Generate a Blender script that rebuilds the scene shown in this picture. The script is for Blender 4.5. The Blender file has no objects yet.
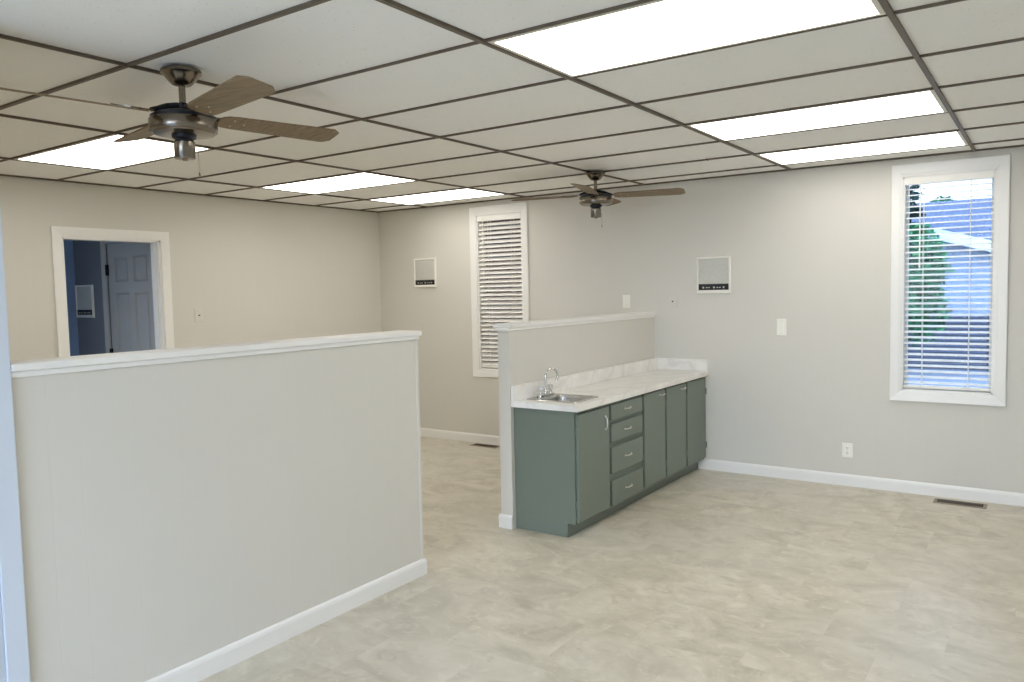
import bpy, bmesh, math, random
from mathutils import Vector, Matrix

random.seed(7)
S = bpy.context.scene
COL = S.collection
PI = math.pi
def R(d): return math.radians(d)

# ------------------------------------------------------------------ camera
H = 2.4065                                   # ceiling height
YAW, PITCH, ROLL = -0.60628933, -0.06479884, -0.02155492
CAM = Vector((6.05137475, -6.22600531, 1.5321235))
F_PX = 779.951
cd = bpy.data.cameras.new('camera')
cam = bpy.data.objects.new('camera', cd)
COL.objects.link(cam)
fw = Vector((math.sin(YAW)*math.cos(PITCH), math.cos(YAW)*math.cos(PITCH), math.sin(PITCH)))
rt = Vector((math.cos(YAW), -math.sin(YAW), 0))
up = rt.cross(fw)
rt2 = math.cos(ROLL)*rt + math.sin(ROLL)*up
up2 = -math.sin(ROLL)*rt + math.cos(ROLL)*up
cam.matrix_world = Matrix(((rt2.x, up2.x, -fw.x, CAM.x), (rt2.y, up2.y, -fw.y, CAM.y),
                           (rt2.z, up2.z, -fw.z, CAM.z), (0, 0, 0, 1)))
cd.sensor_fit = 'HORIZONTAL'; cd.sensor_width = 36.0
cd.lens = F_PX/1024*36.0
cd.clip_start = 0.05; cd.clip_end = 300
S.camera = cam

# ------------------------------------------------------------------ world, sun, exposure
SKY_FRONT, SKY_BACK = 11.5, 2.7          # front half of the sky raised to add daylight indoors
LAMP_STRENGTH = 6.6
w = bpy.data.worlds.new('overcast_sky'); S.world = w
w.use_nodes = True
nt = w.node_tree; nt.nodes.clear()
wo = nt.nodes.new('ShaderNodeOutputWorld'); wb = nt.nodes.new('ShaderNodeBackground')
tc = nt.nodes.new('ShaderNodeTexCoord'); sp = nt.nodes.new('ShaderNodeSeparateXYZ')
mr = nt.nodes.new('ShaderNodeMapRange'); mr.inputs[1].default_value = 0.0; mr.inputs[2].default_value = 0.7
ns = nt.nodes.new('ShaderNodeTexNoise'); ns.inputs['Scale'].default_value = 3.0; ns.inputs['Detail'].default_value = 4
ad = nt.nodes.new('ShaderNodeMath'); ad.operation = 'MULTIPLY_ADD'; ad.inputs[1].default_value = 0.35
cr = nt.nodes.new('ShaderNodeValToRGB')
cr.color_ramp.elements[0].color = (0.74, 0.865, 1.0, 1); cr.color_ramp.elements[1].color = (0.45, 0.645, 1.0, 1)
nt.links.new(tc.outputs['Generated'], sp.inputs[0]); nt.links.new(sp.outputs['Z'], mr.inputs[0])
nt.links.new(tc.outputs['Generated'], ns.inputs['Vector'])
nt.links.new(ns.outputs['Fac'], ad.inputs[0]); nt.links.new(mr.outputs[0], ad.inputs[2])
nt.links.new(ad.outputs[0], cr.inputs[0]); nt.links.new(cr.outputs[0], wb.inputs[0])
sm = nt.nodes.new('ShaderNodeMapRange'); sm.interpolation_type = 'SMOOTHSTEP'
for k_, v_ in enumerate((-0.5, 0.5, SKY_FRONT, SKY_BACK)): sm.inputs[k_+1].default_value = v_
nt.links.new(sp.outputs['Y'], sm.inputs[0]); nt.links.new(sm.outputs[0], wb.inputs[1])
nt.links.new(wb.outputs[0], wo.inputs[0])

S.view_settings.view_transform = 'Standard'
S.view_settings.look = 'None'
S.view_settings.gamma = 1.0
S.view_settings.use_curve_mapping = False
S.view_settings.exposure = 0.06
S.cycles.max_bounces = 12
S.cycles.diffuse_bounces = 7
S.cycles.transparent_max_bounces = 12
S.cycles.sample_clamp_indirect = 8.0
S.cycles.use_denoising = True

# ------------------------------------------------------------------ materials
def srgb(r, g, b):
    def f(c):
        c /= 255
        return c/12.92 if c <= .04045 else ((c+.055)/1.055)**2.4
    return (f(r), f(g), f(b), 1)

class M:
    """small material builder around one Principled BSDF"""
    def __init__(s, name, color=(.5, .5, .5, 1), rough=.5, metal=0, spec=.5):
        s.m = bpy.data.materials.new(name); s.m.use_nodes = True
        s.t = s.m.node_tree
        s.p = s.t.nodes['Principled BSDF']
        s.p.inputs['Base Color'].default_value = color
        s.p.inputs['Roughness'].default_value = rough
        s.p.inputs['Metallic'].default_value = metal
        s.p.inputs['Specular IOR Level'].default_value = spec
    def n(s, typ, **kw):
        nd = s.t.nodes.new('ShaderNode'+typ)
        for k, v in kw.items(): setattr(nd, k, v)
        return nd
    def l(s, a, b): s.t.links.new(a, b)
    def coord(s, scale=(1, 1, 1), rot=(0, 0, 0)):
        tc = s.n('TexCoord'); mp = s.n('Mapping')
        mp.inputs['Scale'].default_value = scale; mp.inputs['Rotation'].default_value = rot
        s.l(tc.outputs['Object'], mp.inputs[0]); return mp.outputs[0]
    def math(s, op, a, b=None, c=None):
        nd = s.n('Math', operation=op)
        for i, v in enumerate((a, b, c)):
            if v is None: continue
            if isinstance(v, (int, float)): nd.inputs[i].default_value = v
            else: s.l(v, nd.inputs[i])
        return nd.outputs[0]
    def noise(s, vec, scale, detail=4, rough=.5, dist=0):
        nd = s.n('TexNoise'); nd.inputs['Scale'].default_value = scale; nd.inputs['Detail'].default_value = detail
        nd.inputs['Roughness'].default_value = rough; nd.inputs['Distortion'].default_value = dist
        s.l(vec, nd.inputs['Vector']); return nd.outputs['Fac']
    def ramp(s, fac, stops):
        nd = s.n('ValToRGB'); e = nd.color_ramp.elements
        while len(e) < len(stops): e.new(.5)
        for k, (p, c) in enumerate(stops): e[k].position = p; e[k].color = c
        s.l(fac, nd.inputs[0]); return nd.outputs[0]
    def mix(s, fac, a, b, blend='MIX'):
        nd = s.n('MixRGB', blend_type=blend)
        for i, v in enumerate((fac, a, b)):
            if isinstance(v, (int, float)): nd.inputs[i].default_value = v
            elif isinstance(v, tuple): nd.inputs[i].default_value = v
            else: s.l(v, nd.inputs[i])
        return nd.outputs[0]
    def color(s, sock): s.l(sock, s.p.inputs['Base Color'])
    def bump(s, h, strength=.3, dist=.002):
        nd = s.n('Bump'); nd.inputs['Strength'].default_value = strength; nd.inputs['Distance'].default_value = dist
        s.l(h, nd.inputs['Height']); s.l(nd.outputs[0], s.p.inputs['Normal'])

def simple(name, col, rough=.5, metal=0, spec=.5, nscale=None, bump=.0, vary=.0):
    m = M(name, col, rough, metal, spec)
    v = m.coord()
    f = m.noise(v, nscale or 30, 3)
    if vary:
        a = tuple(c*(1-vary) for c in col[:3])+(1,); b = tuple(min(1, c*(1+vary)) for c in col[:3])+(1,)
        m.color(m.mix(f, a, b))
    if bump: m.bump(f, bump, .001)
    return m.m

def panel_wall(name, col, axis):
    """painted sheet panelling: vertical grooves at uneven plank widths, seen only as relief"""
    m = M(name, col, .55, 0, .3)
    v = m.coord(); sep = m.n('SeparateXYZ'); m.l(v, sep.inputs[0])
    u = sep.outputs[axis]
    hs = None
    for off in (0.0, 0.105, 0.335, 0.44, 0.63, 0.81, 1.02):
        d = m.math('ABSOLUTE', m.math('SUBTRACT', m.math('MODULO', m.math('ADD', u, 40*1.2192 - off + .6096), 1.2192), .6096))
        g = m.math('SMOOTH_MIN', m.math('DIVIDE', d, .004), 1.0, .2)
        hs = g if hs is None else m.math('MINIMUM', hs, g)
    fine = m.noise(v, 90, 3)
    h = m.math('MULTIPLY_ADD', fine, .06, hs)
    m.bump(h, .32, .0012)
    f = m.noise(v, 1.3, 2)
    m.color(m.mix(f, tuple(c*.985 for c in col[:3])+(1,), tuple(min(1, c*1.015) for c in col[:3])+(1,)))
    return m.m

WALLC = srgb(215, 212, 204)
MAT = {}
MAT['wall_x'] = panel_wall('painted_panelling_x', WALLC, 'X')
MAT['wall_y'] = panel_wall('painted_panelling_y', WALLC, 'Y')
MAT['hall_daylight'] = simple('hall_end_daylight_tint', srgb(128, 152, 190), .6, nscale=40, bump=.1, vary=.02)  # blue daylight on the hall end wall is put into its colour
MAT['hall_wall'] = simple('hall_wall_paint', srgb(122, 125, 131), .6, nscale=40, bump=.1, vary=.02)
MAT['trim'] = simple('white_trim_paint', srgb(238, 237, 234), .35, nscale=60, bump=.03, vary=.01)
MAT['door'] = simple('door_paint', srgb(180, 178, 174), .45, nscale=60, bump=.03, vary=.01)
MAT['casing_daylight'] = simple('daylight_tinted_trim', srgb(208, 217, 230), .3, nscale=60, bump=.03, vary=.01)  # white casing, with the cool daylight on it mixed into the colour
MAT['blind'] = simple('white_vinyl_slat', srgb(246, 244, 239), .4, nscale=50, vary=.01)
MAT['plate'] = simple('white_plastic_plate', srgb(240, 238, 230), .35, nscale=50, vary=.01)
MAT['plate_painted'] = simple('painted_over_plate', srgb(217, 214, 206), .5, nscale=50, vary=.01)
MAT['slot'] = simple('dark_slot', srgb(40, 36, 34), .6, nscale=50, vary=.05)
MAT['tee'] = simple('brown_ceiling_tee', srgb(100, 88, 74), .5, .1, nscale=20, vary=.12)
MAT['troffer_frame'] = simple('light_frame_enamel', srgb(226, 220, 205), .4, nscale=30, vary=.02)
MAT['green'] = simple('green_cabinet_paint', srgb(113, 123, 113), .38, nscale=40, bump=.04, vary=.02)
MAT['chrome'] = simple('chrome', (.75, .74, .72, 1), .12, 1, nscale=40, vary=.03)
MAT['nickel'] = simple('satin_nickel', (.62, .60, .56, 1), .28, 1, nscale=40, vary=.04)
MAT['bronze'] = simple('antique_pewter_metal', (.22, .188, .15, 1), .24, 1, nscale=25, vary=.1)
MAT['black_metal'] = simple('black_bracket_metal', (.012, .014, .02, 1), .4, .3, nscale=40, vary=.1)
MAT['black'] = simple('black_control_plastic', (.012, .012, .014, 1), .35, nscale=40, vary=.1)
MAT['grille'] = None
MAT['vent'] = simple('brown_register_metal', srgb(92, 78, 62), .45, .5, nscale=40, vary=.08)
MAT['vent_frame'] = simple('tan_register_frame', srgb(142, 130, 114), .45, .3, nscale=40, vary=.06)
MAT['dark'] = simple('painted_duct_shade', (.006, .006, .006, 1), .9, nscale=10, vary=.05)
MAT['vinyl_frame'] = simple('window_sash_vinyl', srgb(225, 224, 220), .35, nscale=40, vary=.01)
MAT['hinge'] = simple('black_hinge', (.02, .02, .02, 1), .4, .6, nscale=40, vary=.05)

# steel for the sink, brushed
m = M('brushed_steel', (.50, .49, .47, 1), .24, 1)
f = m.noise(m.coord((4, 220, 4)), 6, 3); m.bump(f, .08, .0005); MAT['steel'] = m.m

# speaker grille, perforated cloth
m = M('grey_speaker_grille', srgb(176, 176, 168), .6)
vo = m.n('TexVoronoi'); vo.inputs['Scale'].default_value = 260; m.l(m.coord(), vo.inputs['Vector'])
m.color(m.ramp(vo.outputs['Distance'], [(.2, srgb(176, 177, 172)), (.5, srgb(208, 208, 201))])); m.bump(vo.outputs['Distance'], .3, .001)
MAT['grille'] = m.m

# ceiling tile
m = M('acoustic_ceiling_tile', srgb(232, 229, 221), .9, 0, .1)
v = m.coord()
vo = m.n('TexVoronoi'); vo.inputs['Scale'].default_value = 55; m.l(v, vo.inputs['Vector'])
pit = m.ramp(vo.outputs['Distance'], [(.06, (0, 0, 0, 1)), (.16, (1, 1, 1, 1))])
n2 = m.noise(v, 140, 4, .65)
m.color(m.mix(m.math('MULTIPLY', m.math('SUBTRACT', 1.0, pit), m.math('GREATER_THAN', m.noise(v, 21, 2), .56)),
              m.mix(n2, srgb(243, 242, 238), srgb(249, 248, 245)), srgb(192, 187, 176)))
m.bump(n2, .35, .002); MAT['tile'] = m.m

# lamp lens
m = M('lit_lens', (1, 1, 1, 1), .5)
m.p.inputs['Emission Color'].default_value = (1, .965, .905, 1)
m.p.inputs['Emission Strength'].default_value = LAMP_STRENGTH
MAT['lens'] = m.m
m = M('lit_lens_dimmed', (1, 1, 1, 1), .5)
m.p.inputs['Emission Color'].default_value = (1, .965, .905, 1)
m.p.inputs['Emission Strength'].default_value = LAMP_STRENGTH*.62  # emission lowered to tame the hot spot on the far wall
MAT['lens_dim'] = m.m

# blade wood
m = M('walnut_laminate_blade', srgb(128, 108, 80), .5)
f = m.noise(m.coord((2, 38, 38)), 2.4, 5, .6, .4)
m.color(m.ramp(f, [(.3, srgb(106, 88, 64)), (.55, srgb(132, 112, 84)), (.75, srgb(146, 126, 96))])); MAT['blade'] = m.m

# marble laminate
m = M('white_marble_laminate', srgb(232, 229, 224), .3)
v = m.coord()
wv = m.n('TexWave'); wv.inputs['Scale'].default_value = 1.6; wv.inputs['Distortion'].default_value = 9
wv.inputs['Detail'].default_value = 5; wv.inputs['Detail Scale'].default_value = 1.6
mp = m.n('Mapping'); mp.inputs['Rotation'].default_value = (.5, .4, .9); m.l(v, mp.inputs[0]); m.l(mp.outputs[0], wv.inputs['Vector'])
vein = m.ramp(wv.outputs['Fac'], [(0, (1, 1, 1, 1)), (.07, (.25, .25, .25, 1)), (.3, (0, 0, 0, 1))])
cloud = m.noise(v, 7, 5, .6, .8)
m.color(m.mix(m.math('MULTIPLY', vein, .26), m.mix(m.ramp(cloud, [(.35, (0, 0, 0, 1)), (.7, (1, 1, 1, 1))]), srgb(243, 241, 237), srgb(231, 228, 223)), srgb(192, 187, 182)))
MAT['marble'] = m.m

# vinyl stone floor: mottled, the pattern jumps from tile to tile
m = M('stone_look_vinyl', srgb(190, 180, 160), .36, 0, .5)
v = m.coord()
br = m.n('TexBrick'); br.offset = .5
br.inputs['Color1'].default_value = (0, 0, 0, 1); br.inputs['Color2'].default_value = (1, 1, 1, 1); br.inputs['Mortar'].default_value = (.5, .5, .5, 1)
br.inputs['Scale'].default_value = 1; br.inputs['Mortar Size'].default_value = .0; br.inputs['Brick Width'].default_value = .457; br.inputs['Row Height'].default_value = .457
m.l(v, br.inputs['Vector'])
sc = m.n('VectorMath', operation='SCALE'); m.l(br.outputs['Color'], sc.inputs[0]); sc.inputs['Scale'].default_value = 1.2
av = m.n('VectorMath', operation='ADD'); m.l(v, av.inputs[0]); m.l(sc.outputs[0], av.inputs[1])
st = m.n('Mapping'); st.inputs['Rotation'].default_value = (0, 0, .6); st.inputs['Scale'].default_value = (1, 1.35, 1); m.l(av.outputs[0], st.inputs[0])
big = m.noise(st.outputs[0], 2.6, 5, .6, 1.3)
fine = m.noise(st.outputs[0], 10, 6, .64, 1.2)
tint = m.noise(v, .9, 3, .5)
base = m.ramp(big, [(.30, srgb(180, 172, 155)), (.46, srgb(199, 191, 173)), (.56, srgb(208, 200, 183)), (.70, srgb(220, 213, 197))])
base = m.mix(m.math('MULTIPLY', m.ramp(fine, [(.55, (0, 0, 0, 1)), (.66, (1, 1, 1, 1))]), .55), base, srgb(226, 219, 203))
base = m.mix(m.math('MULTIPLY', m.ramp(fine, [(.32, (1, 1, 1, 1)), (.43, (0, 0, 0, 1))]), .45), base, srgb(168, 161, 146))
base = m.mix(m.ramp(tint, [(.42, (0, 0, 0, 1)), (.62, (.35, .35, .35, 1))]), base, srgb(194, 193, 182))
m.color(base)
m.bump(fine, .04, .001); MAT['floor'] = m.m

# glass
m = M('window_glass', (1, 1, 1, 1), .02)
t = m.t; t.nodes.remove(m.p)
tr = t.nodes.new('ShaderNodeBsdfTransparent'); tr.inputs[0].default_value = (.93, .96, .97, 1)
gl = t.nodes.new('ShaderNodeBsdfGlossy'); gl.inputs['Roughness'].default_value = .02
fr = t.nodes.new('ShaderNodeFresnel'); fr.inputs[0].default_value = 1.18
mx = t.nodes.new('ShaderNodeMixShader')
t.links.new(fr.outputs[0], mx.inputs[0]); t.links.new(tr.outputs[0], mx.inputs[1]); t.links.new(gl.outputs[0], mx.inputs[2])
t.links.new(mx.outputs[0], t.nodes['Material Output'].inputs[0]); MAT['glass'] = m.m

# outdoors
m = M('lap_siding', srgb(92, 106, 130), .6)
sep = m.n('SeparateXYZ'); m.l(m.coord(), sep.inputs[0])
saw = m.math('FRACT', m.math('MULTIPLY', sep.outputs['Z'], 1/.16)); m.bump(saw, .6, .02); MAT['siding'] = m.m
m = M('asphalt_shingle', srgb(92, 100, 120), .85)
brk = m.n('TexBrick'); brk.inputs['Scale'].default_value = 1; brk.inputs['Brick Width'].default_value = .3; brk.inputs['Row Height'].default_value = .14
brk.inputs['Mortar Size'].default_value = .012
brk.inputs['Color1'].default_value = srgb(54, 61, 80); brk.inputs['Color2'].default_value = srgb(68, 75, 94); brk.inputs['Mortar'].default_value = srgb(38, 43, 56)
m.l(m.coord(), brk.inputs['Vector']); m.color(brk.outputs['Color']); MAT['shingle'] = m.m
m = M('foliage', srgb(70, 110, 70), .8, 0, .1)
f = m.noise(m.coord(), 6, 4); m.color(m.ramp(f, [(.3, srgb(14, 40, 24)), (.5, srgb(36, 82, 52)), (.7, srgb(74, 126, 84))])); MAT['leaf'] = m.m
m = M('foliage_dark', srgb(50, 70, 60), .8, 0, .1)
f = m.noise(m.coord(), 5, 4); m.color(m.ramp(f, [(.3, srgb(22, 34, 34)), (.7, srgb(46, 62, 58))])); MAT['leaf_dark'] = m.m
MAT['barge'] = simple('pale_blue_barge_paint', srgb(150, 160, 178), .6, nscale=12, vary=.03)
MAT['bark'] = simple('bark', srgb(74, 60, 50), .9, nscale=12, bump=.6, vary=.25)
MAT['fence'] = simple('dark_stained_fence', srgb(44, 42, 52), .7, nscale=9, bump=.2, vary=.2)
MAT['paving'] = simple('worn_asphalt_paving', srgb(92, 96, 106), .8, nscale=5, bump=.1, vary=.08)
m = M('red_brown_brick', srgb(80, 52, 44), .85)
brk = m.n('TexBrick'); brk.inputs['Scale'].default_value = 1; brk.inputs['Brick Width'].default_value = .22; brk.inputs['Row Height'].default_value = .075
brk.inputs['Mortar Size'].default_value = .008
brk.inputs['Color1'].default_value = srgb(60, 38, 32); brk.inputs['Color2'].default_value = srgb(96, 62, 50); brk.inputs['Mortar'].default_value = srgb(96, 88, 80)
m.l(m.coord((1, 1, 1), (PI/2, 0, 0)), brk.inputs['Vector']); m.color(brk.outputs['Color']); MAT['brick'] = m.m

# ------------------------------------------------------------------ mesh helpers
ORG = {}                                       # world origin of every object built here
def empty(name, loc, label, cat, group=None, kind=None, rotz=0):
    o = bpy.data.objects.new(name, None); COL.objects.link(o)
    o.empty_display_size = .05
    o.location = loc; o.rotation_euler = (0, 0, rotz)
    ORG[o.name] = Vector(loc)
    tag(o, label, cat, group, kind); return o
def tag(o, label=None, cat=None, group=None, kind=None):
    if label: o['label'] = label
    if cat: o['category'] = cat
    if group: o['group'] = group
    if kind: o['kind'] = kind
    return o
def obj(name, bm, mats, parent=None, smooth=False, org=None, label=None):
    """links bm (built in world coordinates) as one mesh object"""
    if not isinstance(mats, (list, tuple)): mats = [mats]
    base = ORG[parent.name] if parent else Vector(org or (0, 0, 0))
    if base.length: bmesh.ops.translate(bm, verts=bm.verts, vec=-base)
    bmesh.ops.recalc_face_normals(bm, faces=bm.faces)
    me = bpy.data.meshes.new(name); bm.to_mesh(me); bm.free()
    for mt in mats: me.materials.append(mt)
    if smooth:
        for p in me.polygons: p.use_smooth = True
        try: me.set_sharp_from_angle(angle=R(38))
        except Exception: pass
    o = bpy.data.objects.new(name, me); COL.objects.link(o)
    if parent: o.parent = parent
    else: o.location = base
    ORG[o.name] = Vector(base)
    if label: o['label'] = label
    return o
def nb(): return bmesh.new()
def box(bm, x0, x1, y0, y1, z0, z1, bev=0, seg=2, mi=0):
    t = bmesh.new()
    bmesh.ops.create_cube(t, size=1)
    for v in t.verts:
        v.co = Vector(((x0+x1)/2+v.co.x*(x1-x0), (y0+y1)/2+v.co.y*(y1-y0), (z0+z1)/2+v.co.z*(z1-z0)))
    if bev: bmesh.ops.bevel(t, geom=list(t.edges), offset=bev, segments=seg, profile=.5, affect='EDGES', clamp_overlap=True)
    merge(bm, t, mi)
def merge(bm, t, mi=0, mat=None):
    if mat is not None: bmesh.ops.transform(t, matrix=mat, verts=t.verts)
    mp = {v: bm.verts.new(v.co) for v in t.verts}
    for f in t.faces:
        try:
            nf = bm.faces.new([mp[v] for v in f.verts]); nf.material_index = mi; nf.smooth = f.smooth
        except ValueError: pass
    t.free()
def lathe(bm, prof, c=(0, 0, 0), seg=32, mi=0, axis=None):
    """prof: (radius, z) list; revolved about z through c"""
    t = bmesh.new(); rings = []
    for r, z in prof:
        if r < 1e-5: rings.append([t.verts.new((0, 0, z))])
        else: rings.append([t.verts.new((r*math.cos(2*PI*k/seg), r*math.sin(2*PI*k/seg), z)) for k in range(seg)])
    for a, b in zip(rings, rings[1:]):
        for k in range(seg):
            k2 = (k+1) % seg
            vs = [a[k % len(a)], a[k2 % len(a)], b[k2 % len(b)], b[k % len(b)]]
            u = []
            for v in vs:
                if v not in u: u.append(v)
            if len(u) > 2: t.faces.new(u)
    mt = Matrix.Translation(c)
    if axis is not None: mt = mt @ Vector((0, 0, 1)).rotation_difference(Vector(axis)).to_matrix().to_4x4()
    merge(bm, t, mi, mt)
def cyl(bm, p0, p1, r0, r1=None, seg=16, mi=0):
    p0, p1 = Vector(p0), Vector(p1); r1 = r0 if r1 is None else r1
    L = (p1-p0).length
    lathe(bm, [(0, 0), (r0, 0), (r1, L), (0, L)], p0, seg, mi, (p1-p0).normalized())
def tube(bm, pts, r, seg=12, mi=0):
    pts = [Vector(p) for p in pts]; t = bmesh.new(); rings = []
    nrm = None
    for i, p in enumerate(pts):
        d = (pts[min(i+1, len(pts)-1)]-pts[max(i-1, 0)]).normalized()
        if nrm is None:
            nrm = d.orthogonal().normalized()
        nrm = (nrm-d*nrm.dot(d)).normalized(); b = d.cross(nrm)
        rr = r[i] if isinstance(r, (list, tuple)) else r
        rings.append([t.verts.new(p+rr*(math.cos(2*PI*k/seg)*nrm+math.sin(2*PI*k/seg)*b)) for k in range(seg)])
    for a, b in zip(rings, rings[1:]):
        for k in range(seg): t.faces.new([a[k], a[(k+1) % seg], b[(k+1) % seg], b[k]])
    t.faces.new(rings[0][::-1]); t.faces.new(rings[-1])
    merge(bm, t, mi)
def prism(bm, pts, vec, mi=0, bev=0):
    """extrudes the polygon pts (3-D) by vec"""
    t = bmesh.new()
    f = t.faces.new([t.verts.new(p) for p in pts])
    r = bmesh.ops.extrude_face_region(t, geom=[f])
    bmesh.ops.translate(t, verts=[g for g in r['geom'] if isinstance(g, bmesh.types.BMVert)], vec=Vector(vec))
    if bev: bmesh.ops.bevel(t, geom=list(t.edges), offset=bev, segments=2, profile=.5, affect='EDGES', clamp_overlap=True)
    merge(bm, t, mi)
def profile_run(bm, prof, a, b, out, mi=0):
    """runs a moulding profile [(out, z)] from a to b; `out` = unit direction away from the wall"""
    a, b, out = Vector(a), Vector(b), Vector(out)
    prism(bm, [a+out*o+Vector((0, 0, z)) for o, z in prof], b-a, mi)

def frame_ring(bm, O, I, prof, plane):
    """mitred picture-frame casing. O/I = (u0,u1,z0,z1) outer / inner rectangles; prof = [(t, depth)], t 0 at outer edge, 1 at inner;
    plane(u, z, d) -> point"""
    t = bmesh.new(); rings = []
    for tt, d in prof:
        q = [O[k]+(I[k]-O[k])*tt for k in range(4)]
        rings.append([t.verts.new(plane(u, z, d)) for u, z in ((q[0], q[2]), (q[1], q[2]), (q[1], q[3]), (q[0], q[3]))])
    n = len(rings)
    for i in range(n):
        a, b = rings[i], rings[(i+1) % n]
        for k in range(4): t.faces.new([a[k], a[(k+1) % 4], b[(k+1) % 4], b[k]])
    merge(bm, t, mi=0)
CASING = [(0, 0), (0, .016), (.06, .020), (.3, .017), (.72, .014), (.84, .011), (1, .010), (1, 0)]
BASEB = [(0, 0), (.014, 0), (.014, .068), (.011, .080), (.005, .088), (0, .088)]

# ================================================================== THE SETTING
XR, YF = 7.3, -8.3                              # right wall, front wall (behind the camera)
b = nb(); box(b, -0.12, XR+.12, YF-.12, .14, -.12, 0)
tag(obj('floor', b, MAT['floor']), 'beige stone-look vinyl floor of the office', 'floor', kind='structure')
b = nb(); box(b, -.12, XR+.12, YF-.12, .14, H+.012, H+.16)
tag(obj('ceiling', b, MAT['tile']), 'suspended ceiling of off-white acoustic tiles', 'ceiling', kind='structure')

# ceiling grid of brown tees
GX = [-.499, .720, 1.939, 3.159, 4.378, 5.597, 6.816]
GY = [-3.9547 + .6096*k for k in range(-8, 7)]
b = nb(); tw = .0095
for x in GX[1:]:
    hw_ = .0095 if x > 4 else .0055
    box(b, x-hw_, x+hw_, YF, 0, H, H+.02)
for k, y in enumerate(GY):
    hw_ = .0088 if k == 7 else .0037
    box(b, 0, XR, y-hw_, y+hw_, H+.0015, H+.018)
# wall angle round the room
box(b, 0, XR, -.013, 0, H, H+.02); box(b, 0, .013, YF, 0, H, H+.02)
box(b, XR-.02, XR, YF, 0, H, H+.02); box(b, 0, XR, YF, YF+.02, H, H+.02)
tag(obj('trim_1', b, MAT['tee']), 'brown metal grid that holds the ceiling tiles', 'ceiling grid', kind='structure')

# back wall with its two window openings
WL = (1.335, 1.875, .748, 2.277)                # left window opening x0 x1 z0 z1
WR = (5.160, 5.728, .748, 2.277)
def wall_with_holes(lo, hi, z1, holes, mk):
    us = sorted({lo, hi, *[h[0] for h in holes], *[h[1] for h in holes]})
    for u0, u1 in zip(us, us[1:]):
        hh = [h for h in holes if h[0] <= u0+1e-6 and h[1] >= u1-1e-6]
        if hh: mk(u0, u1, 0, hh[0][2]) if hh[0][2] > 0 else None; mk(u0, u1, hh[0][3], z1)
        else: mk(u0, u1, 0, z1)
b = nb(); wall_with_holes(-.12, XR+.12, H+.1, [WL, WR], lambda u0, u1, z0, z1: box(b, u0, u1, 0, .14, z0, z1))
tag(obj('wall_back', b, MAT['wall_x']), 'far wall of greige painted panelling with two windows', 'wall', kind='structure')
DR = (-3.335, -2.553, 0, 2.003)                 # door opening in the left wall, y0 y1 z0 z1
b = nb(); wall_with_holes(YF-.12, 0, H+.1, [DR], lambda u0, u1, z0, z1: box(b, -.12, 0, u0, u1, z0, z1))
tag(obj('wall_left', b, MAT['wall_y']), 'left wall of beige painted panelling with an open doorway', 'wall', kind='structure')
WF = (3.35, 5.5, .08, 2.3)                       # big front window behind the camera
b = nb(); wall_with_holes(0, XR, H+.1, [WF], lambda u0, u1, z0, z1: box(b, u0, u1, YF-.12, YF, z0, z1))
tag(obj('wall_front', b, MAT['wall_x']), 'front wall behind the camera with a wide window', 'wall', kind='structure')
b = nb(); box(b, XR, XR+.12, YF-.12, .14, 0, H+.1)
tag(obj('wall_right', b, MAT['wall_y']), 'right wall outside the view', 'wall', kind='structure')

# baseboards
b = nb()
profile_run(b, BASEB, (0, 0, 0), (3.135, 0, 0), (0, -1, 0)); profile_run(b, BASEB, (3.625, 0, 0), (XR, 0, 0), (0, -1, 0))
tag(obj('baseboard_back', b, MAT['trim']), 'white baseboard along the far wall', 'baseboard', kind='structure')
b = nb()
profile_run(b, BASEB, (0, YF, 0), (0, -3.42, 0), (1, 0, 0)); profile_run(b, BASEB, (0, -2.47, 0), (0, -.014, 0), (1, 0, 0))
tag(obj('baseboard_left', b, MAT['trim']), 'white baseboard along the left wall', 'baseboard', kind='structure')

# ---------------------------------------------------------------- windows
def window(name, o, label, outer):
    e = empty(name, ((o[0]+o[1])/2, 0, o[2]), label, 'window', kind='structure')
    b = nb()
    frame_ring(b, outer, o, CASING, lambda u, z, d: Vector((u, -d, z)))
    obj('casing', b, MAT['trim'], e)
    b = nb()                                     # jamb liner
    t = .012
    box(b, o[0], o[0]+t, 0, .13, o[2], o[3]); box(b, o[1]-t, o[1], 0, .13, o[2], o[3])
    box(b, o[0], o[1], 0, .13, o[2], o[2]+t); box(b, o[0], o[1], 0, .13, o[3]-t, o[3])
    obj('jamb', b, MAT['trim'], e)
    b = nb(); s = .018; y0 = .068
    i0, i1, k0, k1 = o[0]+t, o[1]-t, o[2]+t, o[3]-t
    box(b, i0, i0+s, y0, y0+.03, k0, k1, .003); box(b, i1-s, i1, y0, y0+.03, k0, k1, .003)
    box(b, i0+s, i1-s, y0, y0+.03, k0, k0+s, .003); box(b, i0+s, i1-s, y0, y0+.03, k1-s, k1, .003)
    sash = obj('sash', b, MAT['vinyl_frame'], e)
    b = nb(); box(b, i0+s-.004, i1-s+.004, y0+.012, y0+.017, k0+s-.004, k1-s+.004)
    obj('pane', b, MAT['glass'], sash)
    return e
window('window_1', WL, 'narrow white-framed window near the far left corner', (1.258, 1.950, .672, 2.362))
window('window_2', WR, 'narrow white-framed window at the right with daylight outside', (5.086, 5.806, .672, 2.364))

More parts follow.
